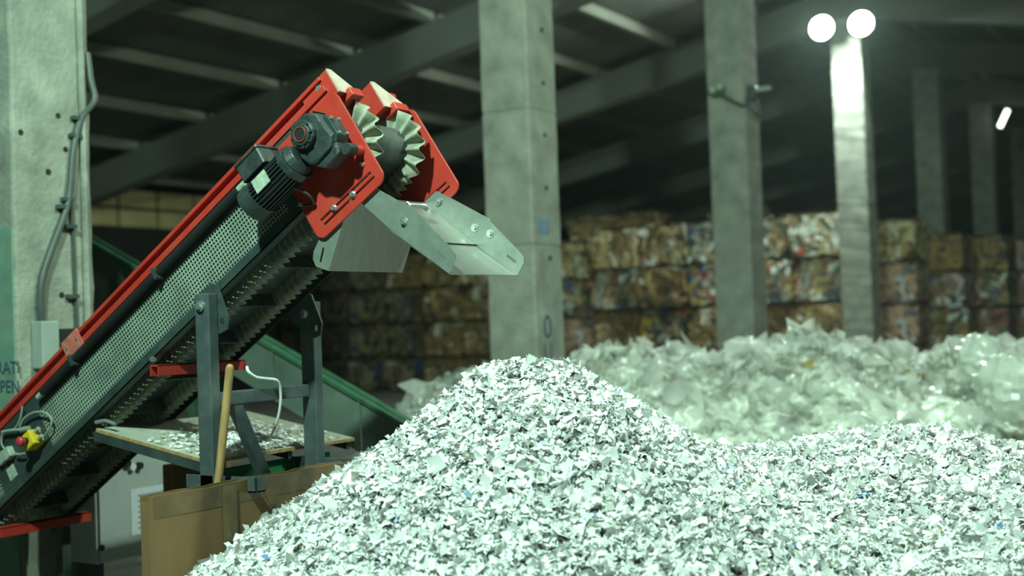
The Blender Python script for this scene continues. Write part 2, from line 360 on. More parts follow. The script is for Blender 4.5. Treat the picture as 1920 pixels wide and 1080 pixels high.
for k, (x, y) in enumerate(((1540, 52), (1614, 44))):
    q = on_y(x, y, colw(4)-.50)
    r = thing('floodlight', tuple(q), ['lit floodlight on top of column, left of the pair', 'lit floodlight on top of column, right of the pair'][k], 'floodlight', 'floodlights on the bright column')
    MB().cyl((q.x, q.y+.02, q.z), (q.x, q.y+.09, q.z), .235, 28).cyl((q.x, q.y+.09, q.z), (q.x, q.y+.17, q.z), .20, 28, .10).build('housing', M['dark'], r, smooth=True)
    MB().cyl((q.x, q.y+.004, q.z), (q.x, q.y+.02, q.z), .215, 28).sphere((q.x, q.y+.012, q.z), .21, 24, 12, (1, .2, 1)).build('lamp_glass', M['lamp'], r, smooth=True)
    MB().box(q.x-.03, q.x+.03, q.y+.12, colw(4)-.15, q.z-.03, q.z+.03).build('mounting_arm', M['dark'], r)
    flood((q.x, q.y-.03, q.z), (q.x+.5, q.y-3.2, q.z-4.2), 1000, (.80, 1.0, .88), .34)
q = at_d(1882, 222, 32.2)
r = thing('light_strip', tuple(q), 'small slanted lit strip lamp far back at the right', 'lamp')
d = (CR*.42+CU*.9).normalized()*.24
MB().cyl(q-d, q+d, .055, 12).build('lamp_tube', M['tube'], r, smooth=True)
MB().tube([q+d*.5, q+FH*.3+UZ*.1, Vector((COLX+.29, colw(6), q.z+.1))], .02, 6).build('mounting_arm', M['dark'], r)

# ------------------------------------------------------------------ belt conveyor
AL = math.radians(33); ca, sa = math.cos(AL), math.sin(AL); H0 = 1.736
def K(p): return Vector((p[0]*ca - p[2]*sa, p[1], H0 + p[0]*sa + p[2]*ca))     # (along, across, out of the belt)
WB = .53
cv = thing('belt_conveyor', (0, .27, 0), 'red and anthracite inclined belt conveyor with gearmotor at its raised head', 'conveyor')
def kb(): return MB(K)
S0, S1 = -2.28, .75
def rrect(x0, x1, z0, z1, r, n=6):
    o = []
    for cx, cz, a0 in ((x1-r, z1-r, 0), (x0+r, z1-r, 90), (x0+r, z0+r, 180), (x1-r, z0+r, 270)):
        o += [(cx+r*math.cos(math.radians(a0+90*i/n)), cz+r*math.sin(math.radians(a0+90*i/n))) for i in range(n+1)]
    return o
def slot(x0, x1, z, h): return rrect(x0, x1, z-h/2, z+h/2, h/2*.98, 4)
# side frames
for side in (0, 1):
    yo = (lambda a, b: (a, b)) if not side else (lambda a, b: (WB-b, WB-a))
    f = kb()
    y = yo(0, .05); f.box(S0, S1+.1, *y, 0, .012); y = yo(0, .006); f.box(S0, S1+.1, *y, 0, .052)
    y = yo(-.004, .05); f.box(S0, S1+.1, *y, .262, .344)
    fr = f.build('side_frame', M['dark'], cv, bevel=.003)
    y = yo(.03, .036); kb().box(S0, S1+.2, *y, .05, .27).build('dark_backing', M['black'], cv)  # black backing added so the holes in the guard look dark
    # red top rail: lower strip, recessed web, upper lip
    y0 = yo(-.012, .03); g = kb().box(S0, 1.12, *y0, .344, .376); y = yo(.02, .03); g.box(S0, 1.12, *y, .37, .42); g.box(S0, 1.12, *y0, .404, .424)
    rl = g.build('side_rail', M['red'], cv, bevel=.003, label='red side rail with a groove')
    y = yo(-.022, -.012)
    jp = kb().box(-.985, -.845, *y, .335, .432).build('joint_plate', M['reddust'], rl)
    for s in (-.96, -.87): kb().cyl((s, y[0]-.004 if not side else y[1]+.004, .385), (s, y[0] if not side else y[1], .385), .009, 8).build('bolt', M['bolt'], rl)
# perforated side guards with real holes
def perforated(s0, s1, n0, n1, pitch=.0190, hr=.0071):
    g = kb(); ns = int((s1-s0)/pitch); nn = int((n1-n0)/pitch); ps = (s1-s0)/ns; pn = (n1-n0)/nn; vs = []; fs = []
    for i in range(ns):
        for j in range(nn):
            cs, cn = s0+(i+.5)*ps, n0+(j+.5)*pn; b = len(vs)
            vs += [(cs-ps/2, .002, cn-pn/2), (cs+ps/2, .002, cn-pn/2), (cs+ps/2, .002, cn+pn/2), (cs-ps/2, .002, cn+pn/2)]
            vs += [(cs+hr*math.cos(a), .002, cn+hr*math.sin(a)) for a in (math.radians(225+45*k) for k in range(8))]
            q = [4, 5, 6, 7, 8, 9, 10, 11]
            fs += [(b, b+1, b+6, b+5, b+4), (b+1, b+2, b+8, b+7, b+6), (b+2, b+3, b+10, b+9, b+8), (b+3, b, b+4, b+11, b+10)]
    g.add(vs, fs); o = g.build('perforated_guard', M['perf'], cv)
    md = o.modifiers.new('solid', 'SOLIDIFY'); md.thickness = .0015; return o
perforated(-1.362, .64, .05, .263); perforated(-2.25, -1.85, .05, .263)
kb().box(-1.85, -1.362, -.001, .01, .05, .264).build('control_plate', M['dark'], cv, bevel=.002)
kb().box(.64, .75, -.001, .01, .05, .264).build('end_plate', M['dark'], cv, bevel=.002)
kb().box(S0, .66, WB-.004, WB, -.048, .0).build('return_guard', M['black'], cv)
kb().box(-2.27, .75, WB-.006, WB, .05, .263).build('back_guard', M['dark'], cv)
kb().tube([(.47, -.03, .300), (-.6, -.03, .302), (-1.24, -.03, .303)], .021, 10, 0).build('cable_duct', M['black'], cv, smooth=True)
for s0, s1 in ((.47, .515), (-1.285, -1.24)): kb().cyl((s0, -.03, .3), (s1, -.03, .3), .016, 10).build('cable_gland', M['label'], cv, smooth=True)
for s in (-.95, -.2): kb().box(s, s+.02, -.056, .0, .272, .328).build('duct_clip', M['dark'], cv)
# guards along the top edges, closed by sloped caps at the head
gn = [(0, .30), (0, .43), (.03, .43), (.12, .345), (.12, .30)]; gf = [(.355, .30), (.355, .45), (.385, .45), (WB, .335), (WB, .30)]
for poly, nm in ((gn, 'near'), (gf, 'far')):
    vs = []; n = len(poly)
    s_a, s_b = (.98, 1.165) if nm == 'near' else (.86, 1.135)
    g = kb().add([(s_a, a, b) for a, b in poly]+[(s_b, a, b) for a, b in poly], [tuple(range(n)), tuple(range(2*n-1, n-1, -1))]+[(i, (i+1) % n, n+(i+1) % n, n+i) for i in range(n)])
    ho = g.build('head_guard', M['red'], cv, bevel=.003)
    kb().add([(s_b+.001, a, b) for a, b in poly]+[(s_b+.006, a, b) for a, b in poly], [tuple(range(n)), tuple(range(2*n-1, n-1, -1))]+[(i, (i+1) % n, n+(i+1) % n, n+i) for i in range(n)]).build('guard_cap', M['palecap'], ho, label='pale end cap with dust and painted sheen')
    ya = (.05, .13) if nm == 'near' else (.40, .50)
    kb().box(s_b-.05, s_b+.03, *ya, .272, .315).build('wiper_bracket', M['red'], ho, bevel=.003)
kb().cyl((1.085, -.004, .385), (1.085, .02, .385), .016, 12).build('ring_fitting', M['bolt'], cv, smooth=True)
# head plates with slots
DC = (1.0, .16)
for side in (0, 1):
    y0, y1 = (-.022, -.012) if not side else (WB+.006, WB+.016)
    hp = kb().prism(rrect(.715, 1.165, -.182, .312, .045), y0, y1, holes=[slot(.77, 1.115, -.108, .011)[::-1], slot(.775, 1.12, -.135, .011)[::-1]]).build('head_plate', M['red'], cv, bevel=.002, label='red head plate with two slots')
    yb = y0 if not side else y1; dd = -1 if not side else 1
    for s, n_ in ((.868, -.112), (.985, -.128), (.725, .02), (1.075, .22), (1.10, -.055)):
        rr = .016 if n_ < -.1 else .011
        kb().cyl((s, yb, n_), (s, yb+dd*.006, n_), rr, 14).cyl((s, yb+dd*.006, n_), (s, yb+dd*.016, n_), rr*.7, 6).build('bolt', M['bolt'], hp)
# drum, belt and corrugated sidewalls
kb().cyl((DC[0], .012, DC[1]), (DC[0], WB-.012, DC[1]), .098, 40).build('head_drum', M['belt'], cv, smooth=True)
kb().cyl((DC[0], -.17, DC[1]), (DC[0], WB+.03, DC[1]), .03, 20).build('drum_shaft', M['bolt'], cv, smooth=True)
kb().cyl((-2.12, .012, .16), (-2.12, WB-.012, .16), .098, 32).build('tail_drum', M['belt'], cv, smooth=True)
RB = .105; path = []
def addseg(p, q, n):
    for i in range(n):
        u = i/n; path.append((p[0]+(q[0]-p[0])*u, p[1]+(q[1]-p[1])*u))
addseg((-2.12, DC[1]+RB), (1.0, DC[1]+RB), 1100)
for i in range(200): a = math.pi/2-math.pi*i/200; path.append((DC[0]+RB*math.cos(a), DC[1]+RB*math.sin(a)))
addseg((1.0, DC[1]-RB), (.80, .03), 40); addseg((.80, .03), (-1.98, .03), 980); addseg((-1.98, .03), (-2.12, .055), 36)
for i in range(60): a = -math.pi/2-math.pi*i/60; path.append((-2.12+RB*math.cos(a), .16+RB*math.sin(a)))
n = len(path); nor = []; ln = [0]
for i in range(n):
    a, b = path[i-1], path[(i+1) % n]; d = Vector((b[0]-a[0], b[1]-a[1])).normalized(); nor.append((-d.y, d.x))
    if i: ln.append(ln[-1]+math.hypot(path[i][0]-path[i-1][0], path[i][1]-path[i-1][1]))
g = kb(); vs = []
for i in range(n):
    for y, o_ in ((.045, 0), (WB-.045, 0), (WB-.045, -.006), (.045, -.006)): vs.append((path[i][0]+nor[i][0]*o_, y, path[i][1]+nor[i][1]*o_))
bt = g.add(vs, [(4*i+k, 4*i+(k+1) % 4, 4*((i+1) % n)+(k+1) % 4, 4*((i+1) % n)+k) for i in range(n) for k in range(4)]).build('belt', M['belt'], cv, smooth=True)
pitch = ln[-1]/round(ln[-1]/.042)
for yc in (.115, WB-.105):
    vs = []; HW = .088
    for i in range(n):
        ph = 2*math.pi*ln[i]/pitch
        w = .024*math.sin(ph)
        for hh, th in ((0, -.003), (HW*.5, -.003), (HW, -.003), (HW, .003), (HW*.5, .003), (0, .003)):
            k = .35+.75*hh/HW
            vs.append((path[i][0]+nor[i][0]*hh, yc+w*k+th, path[i][1]+nor[i][1]*hh))
    fs = [(6*i+k, 6*i+k+1, 6*((i+1) % n)+k+1, 6*((i+1) % n)+k) for i in range(n) for k in range(5)]
    kb().add(vs, fs).build('sidewall', M['wall'], cv, smooth=2, label='corrugated rubber belt sidewall')
for s in np.arange(-1.9, .75, .32): kb().box(s, s+.006, .145, WB-.135, -.045, .028).build('cleat', M['belt'], bt)
# red cross members under the frame, tail foot
for s, dz in ((-.47, -.052), (-1.985, -.09)):
    cm = MB().box(K((s, 0, dz)).x-.03, K((s, 0, dz)).x+.03, -.03, WB+.03, K((s, 0, dz)).z, K((s, 0, dz)).z+.008)
    zz = K((s, 0, dz)).z; xx = K((s, 0, dz)).x; cm.box(xx+.022, xx+.03, -.03, WB+.03, zz-.045, zz+.008).box(xx-.03, xx-.022, -.03, WB+.03, zz-.045, zz)
    cm.build('cross_member', M['red'], cv, bevel=.002, label='red cross member')
    kb().cyl((s-.012, -.012, .0), (s-.012, 0.01, .0), .013, 10).build('bolt', M['bolt'], cv)
for y in (.0, WB-.06): MB().box(K((-2.1, 0, 0)).x-.03, K((-2.1, 0, 0)).x+.03, y, y+.06, 0, K((-2.1, 0, 0)).z+.03).build('tail_foot', M['dark'], cv, bevel=.003)
# stand
for y0, y1, x0, x1, zt in ((-.075, -.015, -.03, .06, 1.775), (.60, .66, .01, .10, 1.73)):
    lg = MB().box(x0, x1, y0, y1, .01, zt).build('leg', M['steelblue'], cv, bevel=.006)
    MB().box(x0-.04, x1+.04, y0-.03, y1+.03, 0, .012).build('foot_plate', M['steelblue'], lg)
    yb = y0 if y0 < 0 else y1; dd = -1 if y0 < 0 else 1
    MB().cyl((x0+.04, y0-.012, zt-.06), (x0+.04, y0, zt-.06), .026, 16).cyl((x0+.04, y0-.022, zt-.06), (x0+.04, y0-.012, zt-.06), .016, 6).build('pivot_bolt', M['bolt'], lg)
    bx0, bx1 = x0-.07, x1+.055
    pl = [(bx0, zt-.02), (bx0+.03, zt-.10), (x1, zt-.19), (bx1, zt-.17), (bx1+.01, zt-.11), (x1, zt+.035), (x0+.05, zt+.05)]
    ya, yb2 = (y1, y1+.01) if y0 < 0 else (y0-.01, y0)
    MB().prism(pl, ya, yb2, holes=[rrect(x1+.012, x1+.034, zt-.15, zt-.12, .009)[::-1]]).build('pivot_bracket', M['dark'], cv, bevel=.002)
    ba = MB().box(-.12, .325, y0, y1, .865, .875).box(-.12, .325, y0 if y0 < 0 else y1-.008, y0+.008 if y0 < 0 else y1, .865, .935).box(.317, .325, y0, y1, .865, .935).build('base_beam', M['steelblue'], cv, bevel=.002)
    for x in (.14, .23): MB().cyl((x, y0-.01, .905), (x, y0, .905), .012, 10).build('bolt', M['bolt'], ba)
MB().box(.0, .06, -.015, .60, 1.25, 1.312).build('crossbar', M['steelblue'], cv, bevel=.004)
bz = MB(); a, b = Vector((.03, .08, 1.29)), Vector((.03, .30, .86)); d = (b-a).normalized(); s_ = d.cross(Vector((1, 0, 0)))*.028
bz.add([a-s_+Vector((-.026, 0, 0)), a+s_+Vector((-.026, 0, 0)), a+s_+Vector((.026, 0, 0)), a-s_+Vector((.026, 0, 0)), b-s_+Vector((-.026, 0, 0)), b+s_+Vector((-.026, 0, 0)), b+s_+Vector((.026, 0, 0)), b-s_+Vector((.026, 0, 0))], [(0,1,2,3),(7,6,5,4),(0,4,5,1),(1,5,6,2),(2,6,7,3),(3,7,4,0)])
bz.build('diagonal_brace', M['steelblue'], cv, bevel=.004)
# gearmotor
GS = lambda p: K((1.012+(p[0]-1.0)*.88, p[1], .158+(p[2]-.16)*.88))
def gb(): return MB(GS)
gm = gb().prism([(.905, .10), (.93, .03), (.97, .01), (1.09, .015), (1.135, .06), (1.12, .20), (1.06, .255), (.94, .262), (.90, .20)], -.165, -.055).build('gearbox', M['cast'], cv, bevel=.014, label='dark grey cast gearbox')
gb().cyl((1.0, -.165, .16), (1.0, -.19, .16), .070, 12).cyl((1.0, -.19, .16), (1.0, -.20, .16), .054, 28).build('hub_flange', M['cast'], gm, bevel=.004)
gb().ring((1.0, -.198, .16), (1.0, -.206, .16), .037, .033).build('seal_ring', M['orange'], gm)
gb().cyl((1.0, -.198, .16), (1.0, -.203, .16), .031, 24).build('hollow_shaft', M['black'], gm)
for k in range(8):
    a = math.radians(22+45*k); gb().cyl((1.0+.061*math.cos(a), -.19, .16+.061*math.sin(a)), (1.0+.061*math.cos(a), -.197, .16+.061*math.sin(a)), .007, 8).build('bolt', M['cast'], gm)
for k in range(5): gb().box(.965+.03*k, .975+.03*k, -.15, -.07, .235, .272-.008*k).build('rib', M['cast'], gm)
gb().prism([(1.11, .02), (1.15, .05), (1.145, .17), (1.115, .19)], -.15, -.07).build('cover_plate', M['cast'], gm, bevel=.006)
for n_ in (.06, .15):
    for y in (-.135, -.085): gb().cyl((1.145, y, n_), (1.158, y, n_), .008, 8).build('bolt', M['bolt'], gm)
gb().prism([(.93, .03), (.99, -.035), (1.10, -.03), (1.12, .03)], -.15, -.07).build('gear_foot', M['cast'], gm, bevel=.008)
kb().cyl((1.125, -.125, .0), (1.125, -.068, .0), .026, 18).build('torque_bush', M['cast'], gm, smooth=True)
kb().cyl((1.125, -.068, .0), (1.125, -.012, .0), .022, 18).build('torque_boss', M['red'], cv, smooth=True, label='red torque arm boss on the head plate')
AX = (-.118, .128)
mt = kb().cyl((.60, AX[0], AX[1]), (.86, AX[0], AX[1]), .066, 32).build('motor', M['cast'], cv, smooth=True, label='dark ribbed electric motor')
kb().cyl((.84, AX[0], AX[1]), (.875, AX[0], AX[1]), .092, 8).cyl((.875, AX[0], AX[1]), (.915, AX[0], AX[1]), .075, 20, .06).build('motor_flange', M['cast'], mt, bevel=.004)
fin = kb()
for k in range(28):
    a = 2*math.pi*k/28; r0, r1 = .062, .083; c, s_ = math.cos(a), math.sin(a); t = .0026
    if 55 < math.degrees(a) < 125: continue
    vs = [(s, AX[0]+r*c-dt*s_, AX[1]+r*s_+dt*c) for s in (.635, .84) for r, dt in ((r0, -t), (r1, -t), (r1, t), (r0, t))]
    kb().add(vs, [(0,1,2,3),(7,6,5,4),(0,4,5,1),(1,5,6,2),(2,6,7,3),(3,7,4,0)]).build('cooling_fin', M['cast'], mt)
kb().cyl((.545, AX[0], AX[1]), (.56, AX[0], AX[1]), .062, 28, .083).cyl((.56, AX[0], AX[1]), (.635, AX[0], AX[1]), .086, 28).build('fan_cover', M['cast'], mt, smooth=True)
tb = kb().prism(rrect(.62, .775, -.185, -.05, .012), .205, .285, axis='z').build('terminal_box', M['cast'], mt, bevel=.005)
kb().prism(rrect(.615, .78, -.19, -.045, .012), .285, .297, axis='z').build('lid', M['cast'], tb, bevel=.003)
kb().box(.675, .765, AX[0]-.088, AX[0]-.083, .10, .165).build('name_plate', M['label'], mt, label='pale metal name plate')
kb().tube([(.80, -.12, .045), (.82, -.08, -.005), (.79, -.03, -.03), (.74, -.02, .0), (.70, -.02, .03)], .006, 8).build('cable', M['cable'], mt, smooth=True)
# discharge chute in two lengths and the deflector below
def sheet_poly(pts, y0, y1, **k): return MB().prism(pts, y0, y1, **k)
f1 = [(.87, 2.17), (.94, 2.215), (1.002, 2.185), (1.232, 2.062), (1.225, 2.02), (1.105, 1.978), (.927, 2.122)]
f2 = [(1.165, 2.075), (1.225, 2.062), (1.39, 1.90), (1.408, 1.878), (1.408, 1.855), (1.372, 1.80), (1.10, 1.985), (1.125, 2.03)]
def slant(ax, az, bx, bz, h):
    d = Vector((bx-ax, bz-az)).normalized()*1.0; n = Vector((-d.y, d.x))*h/2; return [(ax-n.x, az-n.y), (bx-n.x, bz-n.y), (bx+n.x, bz+n.y), (ax+n.x, az+n.y)][::-1]
ch = []
for side in (0, 1):
    y = (-.004, 0) if not side else (WB, WB+.004)
    o1 = sheet_poly(f1, *y).build('chute_side', M['galv'], cv, label='galvanised chute side plate')
    y = (-.009, -.005) if not side else (WB-.005, WB-.001)
    o2 = sheet_poly(f2, *y, holes=[slant(1.32, 1.892, 1.365, 1.858, .012)]).build('chute_side', M['galv'], cv, label='galvanised chute extension side plate')
    yb = -.009 if not side else WB-.005
    for (t, h) in ((1.152, 2.028),) + (((.95, 2.165), (1.235, 1.995)) if side else ()):
        MB().cyl((t, yb-.004, h), (t, yb, h), .019, 16).cyl((t, yb-.014, h), (t, yb-.004, h), .012, 6).build('bolt', M['bolt'], o2)
def plate(a, b, y0, y1, th, name, m, lab=None):
    d = Vector((b[0]-a[0], b[1]-a[1])).normalized(); n = Vector((-d.y, d.x))*th
    return MB().prism([a, b, (b[0]+n.x, b[1]+n.y), (a[0]+n.x, a[1]+n.y)], y0, y1).build(name, m, cv, label=lab)
plate((.88, 2.160), (1.158, 1.948), 0, WB, .004, 'chute_floor', M['sheet'], 'bright sheet metal chute floor')
plate((1.06, 2.009), (1.374, 1.799), -.005, WB-.004, -.004, 'chute_floor', M['sheet'], 'bright sheet metal floor of the chute extension')
df = plate((.727, 1.844), (.868, 2.165), .0, WB, .004, 'deflector_plate', M['sheet'], 'brownish-grey sheet metal deflector plate')
MB().prism([(.727, 1.844), (.868, 2.165), (.80, 2.165), (.645, 1.935), (.640, 1.90), (.655, 1.868)], -.004, 0, holes=[slant(.682, 1.885, .703, 1.948, .011)]).build('deflector_flange', M['galv'], cv, label='galvanised flange with a slot')
# controls on the side plate
es = kb().box(-1.485, -1.40, -.075, -.002, .095, .18).build('stop_box', M['yellow'], cv, bevel=.008, label='yellow emergency stop box')
kb().cyl((-1.443, -.095, .137), (-1.443, -.075, .137), .018, 16).build('button_neck', M['black'], es)
kb().cyl((-1.443, -.118, .137), (-1.443, -.095, .137), .026, 20, .022).sphere((-1.443, -.118, .137), .026, 14, 8, (1, .5, 1)).build('stop_button', M['button'], es, smooth=True, label='red mushroom stop button')
for n_ in (.115, .16): kb().cyl((-1.40, -.04, n_), (-1.365, -.04, n_), .012, 10).build('cable_gland', M['greyplastic'], es, smooth=True)
Y = -.03
pp = lambda x, y, Y=Y: on_y(x, y, Y)
MB().tube([pp(83, 818), pp(95, 800), pp(96, 785), pp(83, 773), pp(62, 774), pp(45, 785), pp(37, 800)], .006, 8).build('cable', M['cableg'], cv, smooth=True, label='thin grey looped control cable')
MB().tube([pp(42, 762), pp(38, 785), pp(28, 803), pp(14, 808), pp(4, 815), pp(3, 832), pp(10, 843)], .005, 8).build('cable', M['cableg'], cv, smooth=True)
MB().tube([pp(4, 810), pp(20, 807), pp(48, 805)], .008, 8).cyl(pp(40, 806), pp(54, 803), .014, 10).build('plug_cable', M['cableg'], cv, smooth=True)
MB().tube([pp(46, 850), pp(36, 852), pp(28, 850)], .006, 8).build('cable', M['cableg'], cv, smooth=True)
kb().box(-1.70, -1.645, -.04, -.002, .165, .225).build('sensor_box', M['label'], cv, bevel=.005)
kb().box(-1.775, -1.705, -.03, -.002, .175, .235).build('sensor_box', M['greyplastic'], cv, bevel=.005)
kb().box(-1.768, -1.70, -.004, -.001, .075, .145).build('name_plate', M['label'], cv, label='pale green name plate')

# ------------------------------------------------------------------ spill board, bin, cabinet, carton and small things by the stand
BZ = lambda x: 1.13 - (x+.82)*.175
sb = thing('spill_board', (-.43, .5, .9), 'grey chipboard sheet sloping beneath the conveyor, strewn with shreds', 'board')
MB().prism([(-.82, BZ(-.82)-.016), (-.04, BZ(-.04)-.016), (-.04, BZ(-.04)), (-.82, BZ(-.82))], -.01, 1.06).build('board_panel', M['chip'], sb)
MB().prism([(-.82, BZ(-.82)-.0165), (-.036, BZ(-.036)-.0165), (-.036, BZ(-.036)-.001), (-.82, BZ(-.82)-.001)], -.0135, -.0101).build('board_edge', M['chipedge'], sb, label='raw brown board edge')
MB().box(-.0399, -.036, -.0135, 1.06, BZ(-.04)-.0165, BZ(-.04)-.001).build('board_edge', M['chipedge'], sb, label='raw brown board edge')
for y in (-.012, .56, 1.02): MB().prism([(-.84, BZ(-.84)-.065), (-.06, BZ(-.06)-.065), (-.06, BZ(-.06)-.018), (-.84, BZ(-.84)-.018)], y, y+.03).build('support_rail', M['dark'], sb, bevel=.002)
MB().tube([(-.82, -.012, 1.16), (-.76, .0, 1.168), (-.70, .01, 1.15)], .010, 8).build('clamp_bar', M['galv'], sb, smooth=True)
bn = thing('collection_bin', (-.22, .55, 0), 'bright green steel bin under the spill board', 'bin')
for a in ((-.34, -.1, .14, .16, 0, .90), (-.34, -.1, .93, .95, 0, .90), (-.34, -.32, .16, .93, 0, .90), (-.12, -.1, .16, .93, 0, .93), (-.32, -.12, .16, .93, .02, .04)):
    MB().box(*a).build('bin_panel', M['green'], bn, bevel=.003)
# shreds: bent paper flakes, used on the heap and the board
def flakes(P, Nrm, L, cols_fn, tilt=.55, asp=(.3, .8)):
    n = len(P); t1 = rng.normal(size=(n, 3)); nr = Nrm + rng.normal(size=(n, 3))*tilt; nr /= np.linalg.norm(nr, axis=1)[:, None]
    t1 -= (t1*nr).sum(1)[:, None]*nr; t1 /= np.linalg.norm(t1, axis=1)[:, None]; t2 = np.cross(nr, t1)
    l = L[:, None]; w = l*rng.uniform(*asp, (n, 1)); curl = rng.normal(0, .28, (n, 1))*l; V = np.zeros((n, 6, 3))
    for k, (a, b) in enumerate(((-.5, -.5), (0, -.5), (.5, -.5), (-.5, .5), (0, .5), (.5, .5))):
        ja = rng.normal(0, .13, (n, 1)); jb = rng.normal(0, .15, (n, 1))
        V[:, k] = P + t1*l*(a+ja) + t2*w*(b+jb) + nr*(curl*(a*a*2-.2)+rng.normal(0, .06, (n, 1))*l)
    base = (np.arange(n)*6)[:, None, None]
    F = base + np.array([[0, 1, 4, 3], [1, 2, 5, 4]])[None]
    return V.reshape(-1, 3), F.reshape(-1, 4), np.repeat(cols_fn(n), 2, axis=0)
def paper_cols(n):
    g = np.clip(rng.normal(.80, .10, n), .4, .93); c = np.stack([g, g, g*.985], 1); u = rng.random(n)
    c[u < .07] *= .55; c[u < .02] = (.20, .20, .19)
    c[(u > .9955)] = (.40, .55, .75); c[(u > .9975)] = (.42, .30, .16); c[(u > .9988)] = (.12, .25, .55)
    return c
n = 1500
bx = rng.normal(-.27, .15, n).clip(-.74, -.06); by = (rng.normal(.48, .2, n) + (bx+.3)*-.2).clip(.02, 1.0)
keep = ~((bx > -.16) & (by < .0)); bx, by = bx[keep], by[keep]
V, F, cc = flakes(np.stack([bx, by, 1.13-(bx+.82)*.175+.006+rng.random(len(bx))*.012], 1), np.tile([.17, 0, 1.], (len(bx), 1)), rng.uniform(.012, .032, len(bx)), paper_cols, .25)
tag(np_mesh('scattered_shreds', V, F, M['shred'], loc=(-.3, .45, 1.04), cols=cc), 'thin scatter of white paper shreds on the spill board', 'paper shreds', kind='stuff')
# wooden handle
a, b = on_y(431, 690, -.115), Vector((.065, -.21, .02))
MBs = MB().cyl(b, a, .019, 14).sphere(a, .019, 12, 6)
o = MBs.build('wooden_handle', M['wood'], loc=tuple(b), smooth=True); tag(o, 'pale wooden broom handle leaning against the stand leg', 'handle')
# white cord
pts = [on_x(463, 688, .06), on_x(466, 697, .075), on_x(480, 707, .08), on_x(500, 710, .085), on_x(520, 714, .085), on_x(526, 735, .075), on_x(525, 765, .06), on_x(518, 795, .02), on_x(507, 822, -.06), on_x(515, 826, -.07), on_x(528, 827, -.08)]
o = MB().tube(pts, .007, 8).build('white_cord', M['cord'], loc=tuple(pts[-1]), smooth=True); tag(o, 'thin white cord draped over the stand crossbar', 'cord')
# flattened carton
ct = thing('flattened_carton', (.24, .2, 0), 'big brown flattened cardboard carton standing on edge before the stand', 'carton')
def wavy(x0, x1, y0, y1, z0, z1, n=24):
    g = MB(); vs = []; fs = []
    for i in range(n+1):
        y = y0+(y1-y0)*i/n; dz = .003*math.sin(i*.9)+.002*math.sin(i*2.3); dx = .004*math.sin(i*.6)
        vs += [(x0+dx, y, z0), (x1+dx, y, z0), (x1+dx, y, z1+dz), (x0+dx, y, z1+dz)]
    for i in range(n): fs += [(4*i+k, 4*i+(k+1) % 4, 4*i+4+(k+1) % 4, 4*i+4+k) for k in range(4)]
    return g.add(vs, fs+[(0, 1, 2, 3), (4*n+3, 4*n+2, 4*n+1, 4*n)])
wavy(.21, .216, -.635, .98, 0, .925).build('front_panel', M['card'], ct)
wavy(.27, .276, -.645, .98, 0, .925).build('front_panel', M['card'], ct)
MB().box(.216, .27, -.635, -.629, 0, .90).build('edge_fold', M['card'], ct)
wavy(.2762, .2772, -.625, .98, .83, .92).build('tape_strip', M['tape'], ct, label='shiny brown packing tape')
for y0, y1 in ((-.235, -.15), (.20, .23)): wavy(.2774, .2782, y0, y1, .02, .915, 4).build('tape_strip', M['tape'], ct, label='shiny brown packing tape')
MB().add([(.2784, .02, .86), (.2784, .07, .88), (.2784, .25, .6), (.2784, .21, .58), (.2794, .02, .86), (.2794, .07, .88), (.2794, .25, .6), (.2794, .21, .58)], [(0,1,2,3),(4,7,6,5),(0,4,5,1),(1,5,6,2),(2,6,7,3),(3,7,4,0)]).build('tape_strip', M['tape'], ct)
# control cabinet
cb = thing('control_cabinet', (-1.75, .92, 0), 'light grey control cabinet with a paper sheet, below the conveyor', 'cabinet')
MB().box(-1.90, -1.62, .62, 1.24, .27, 1.05).build('cabinet_body', M['cabinet'], cb, bevel=.008)
dr = MB().box(-1.617, -1.597, .63, 1.23, .28, 1.04).build('cabinet_door', M['cabinet'], cb, bevel=.005)
for (x, y, m) in ((235, 868, 'black'), (244, 875, 'cord'), (258, 873, 'black')):
    q = on_x(x, y, -1.597); MB().cyl(q, q+Vector((.03, 0, 0)), .022, 14).build('switch_knob', M[m], dr)
q = on_x(190, 1027, -1.597); MB().cyl(q, q+Vector((.01, 0, 0)), .018, 12).build('door_lock', M['black'], dr)
a, b = on_x(245, 912, -1.594), on_x(318, 990, -1.594)
ps = MB().box(-1.596, -1.594, a.y, b.y, b.z, a.z-.02).build('paper_sheet', M['paper'], dr)
for k in range(7): MB().box(-1.594, -1.5935, a.y+.05, b.y-.04-.03*(k % 3), a.z-.07-.032*k, a.z-.058-.032*k).build('print_line', M['print'], ps)
for y in (.66, 1.16): MB().box(-1.86, -1.66, y, y+.04, 0, .27).build('cabinet_leg', M['dark'], cb)
# carton box behind the cabinet
bx = thing('cardboard_box', (-1.05, .88, 0), 'plain tan cardboard box standing in front of the grey cabinet', 'box')
MB().box(-1.10, -1.0, .66, 1.10, 0, .86).build('box_body', M['card'], bx, bevel=.006)
MB().box(-.9998, -.999, .845, .90, .6, .86).build('tape_strip', M['tape'], bx)
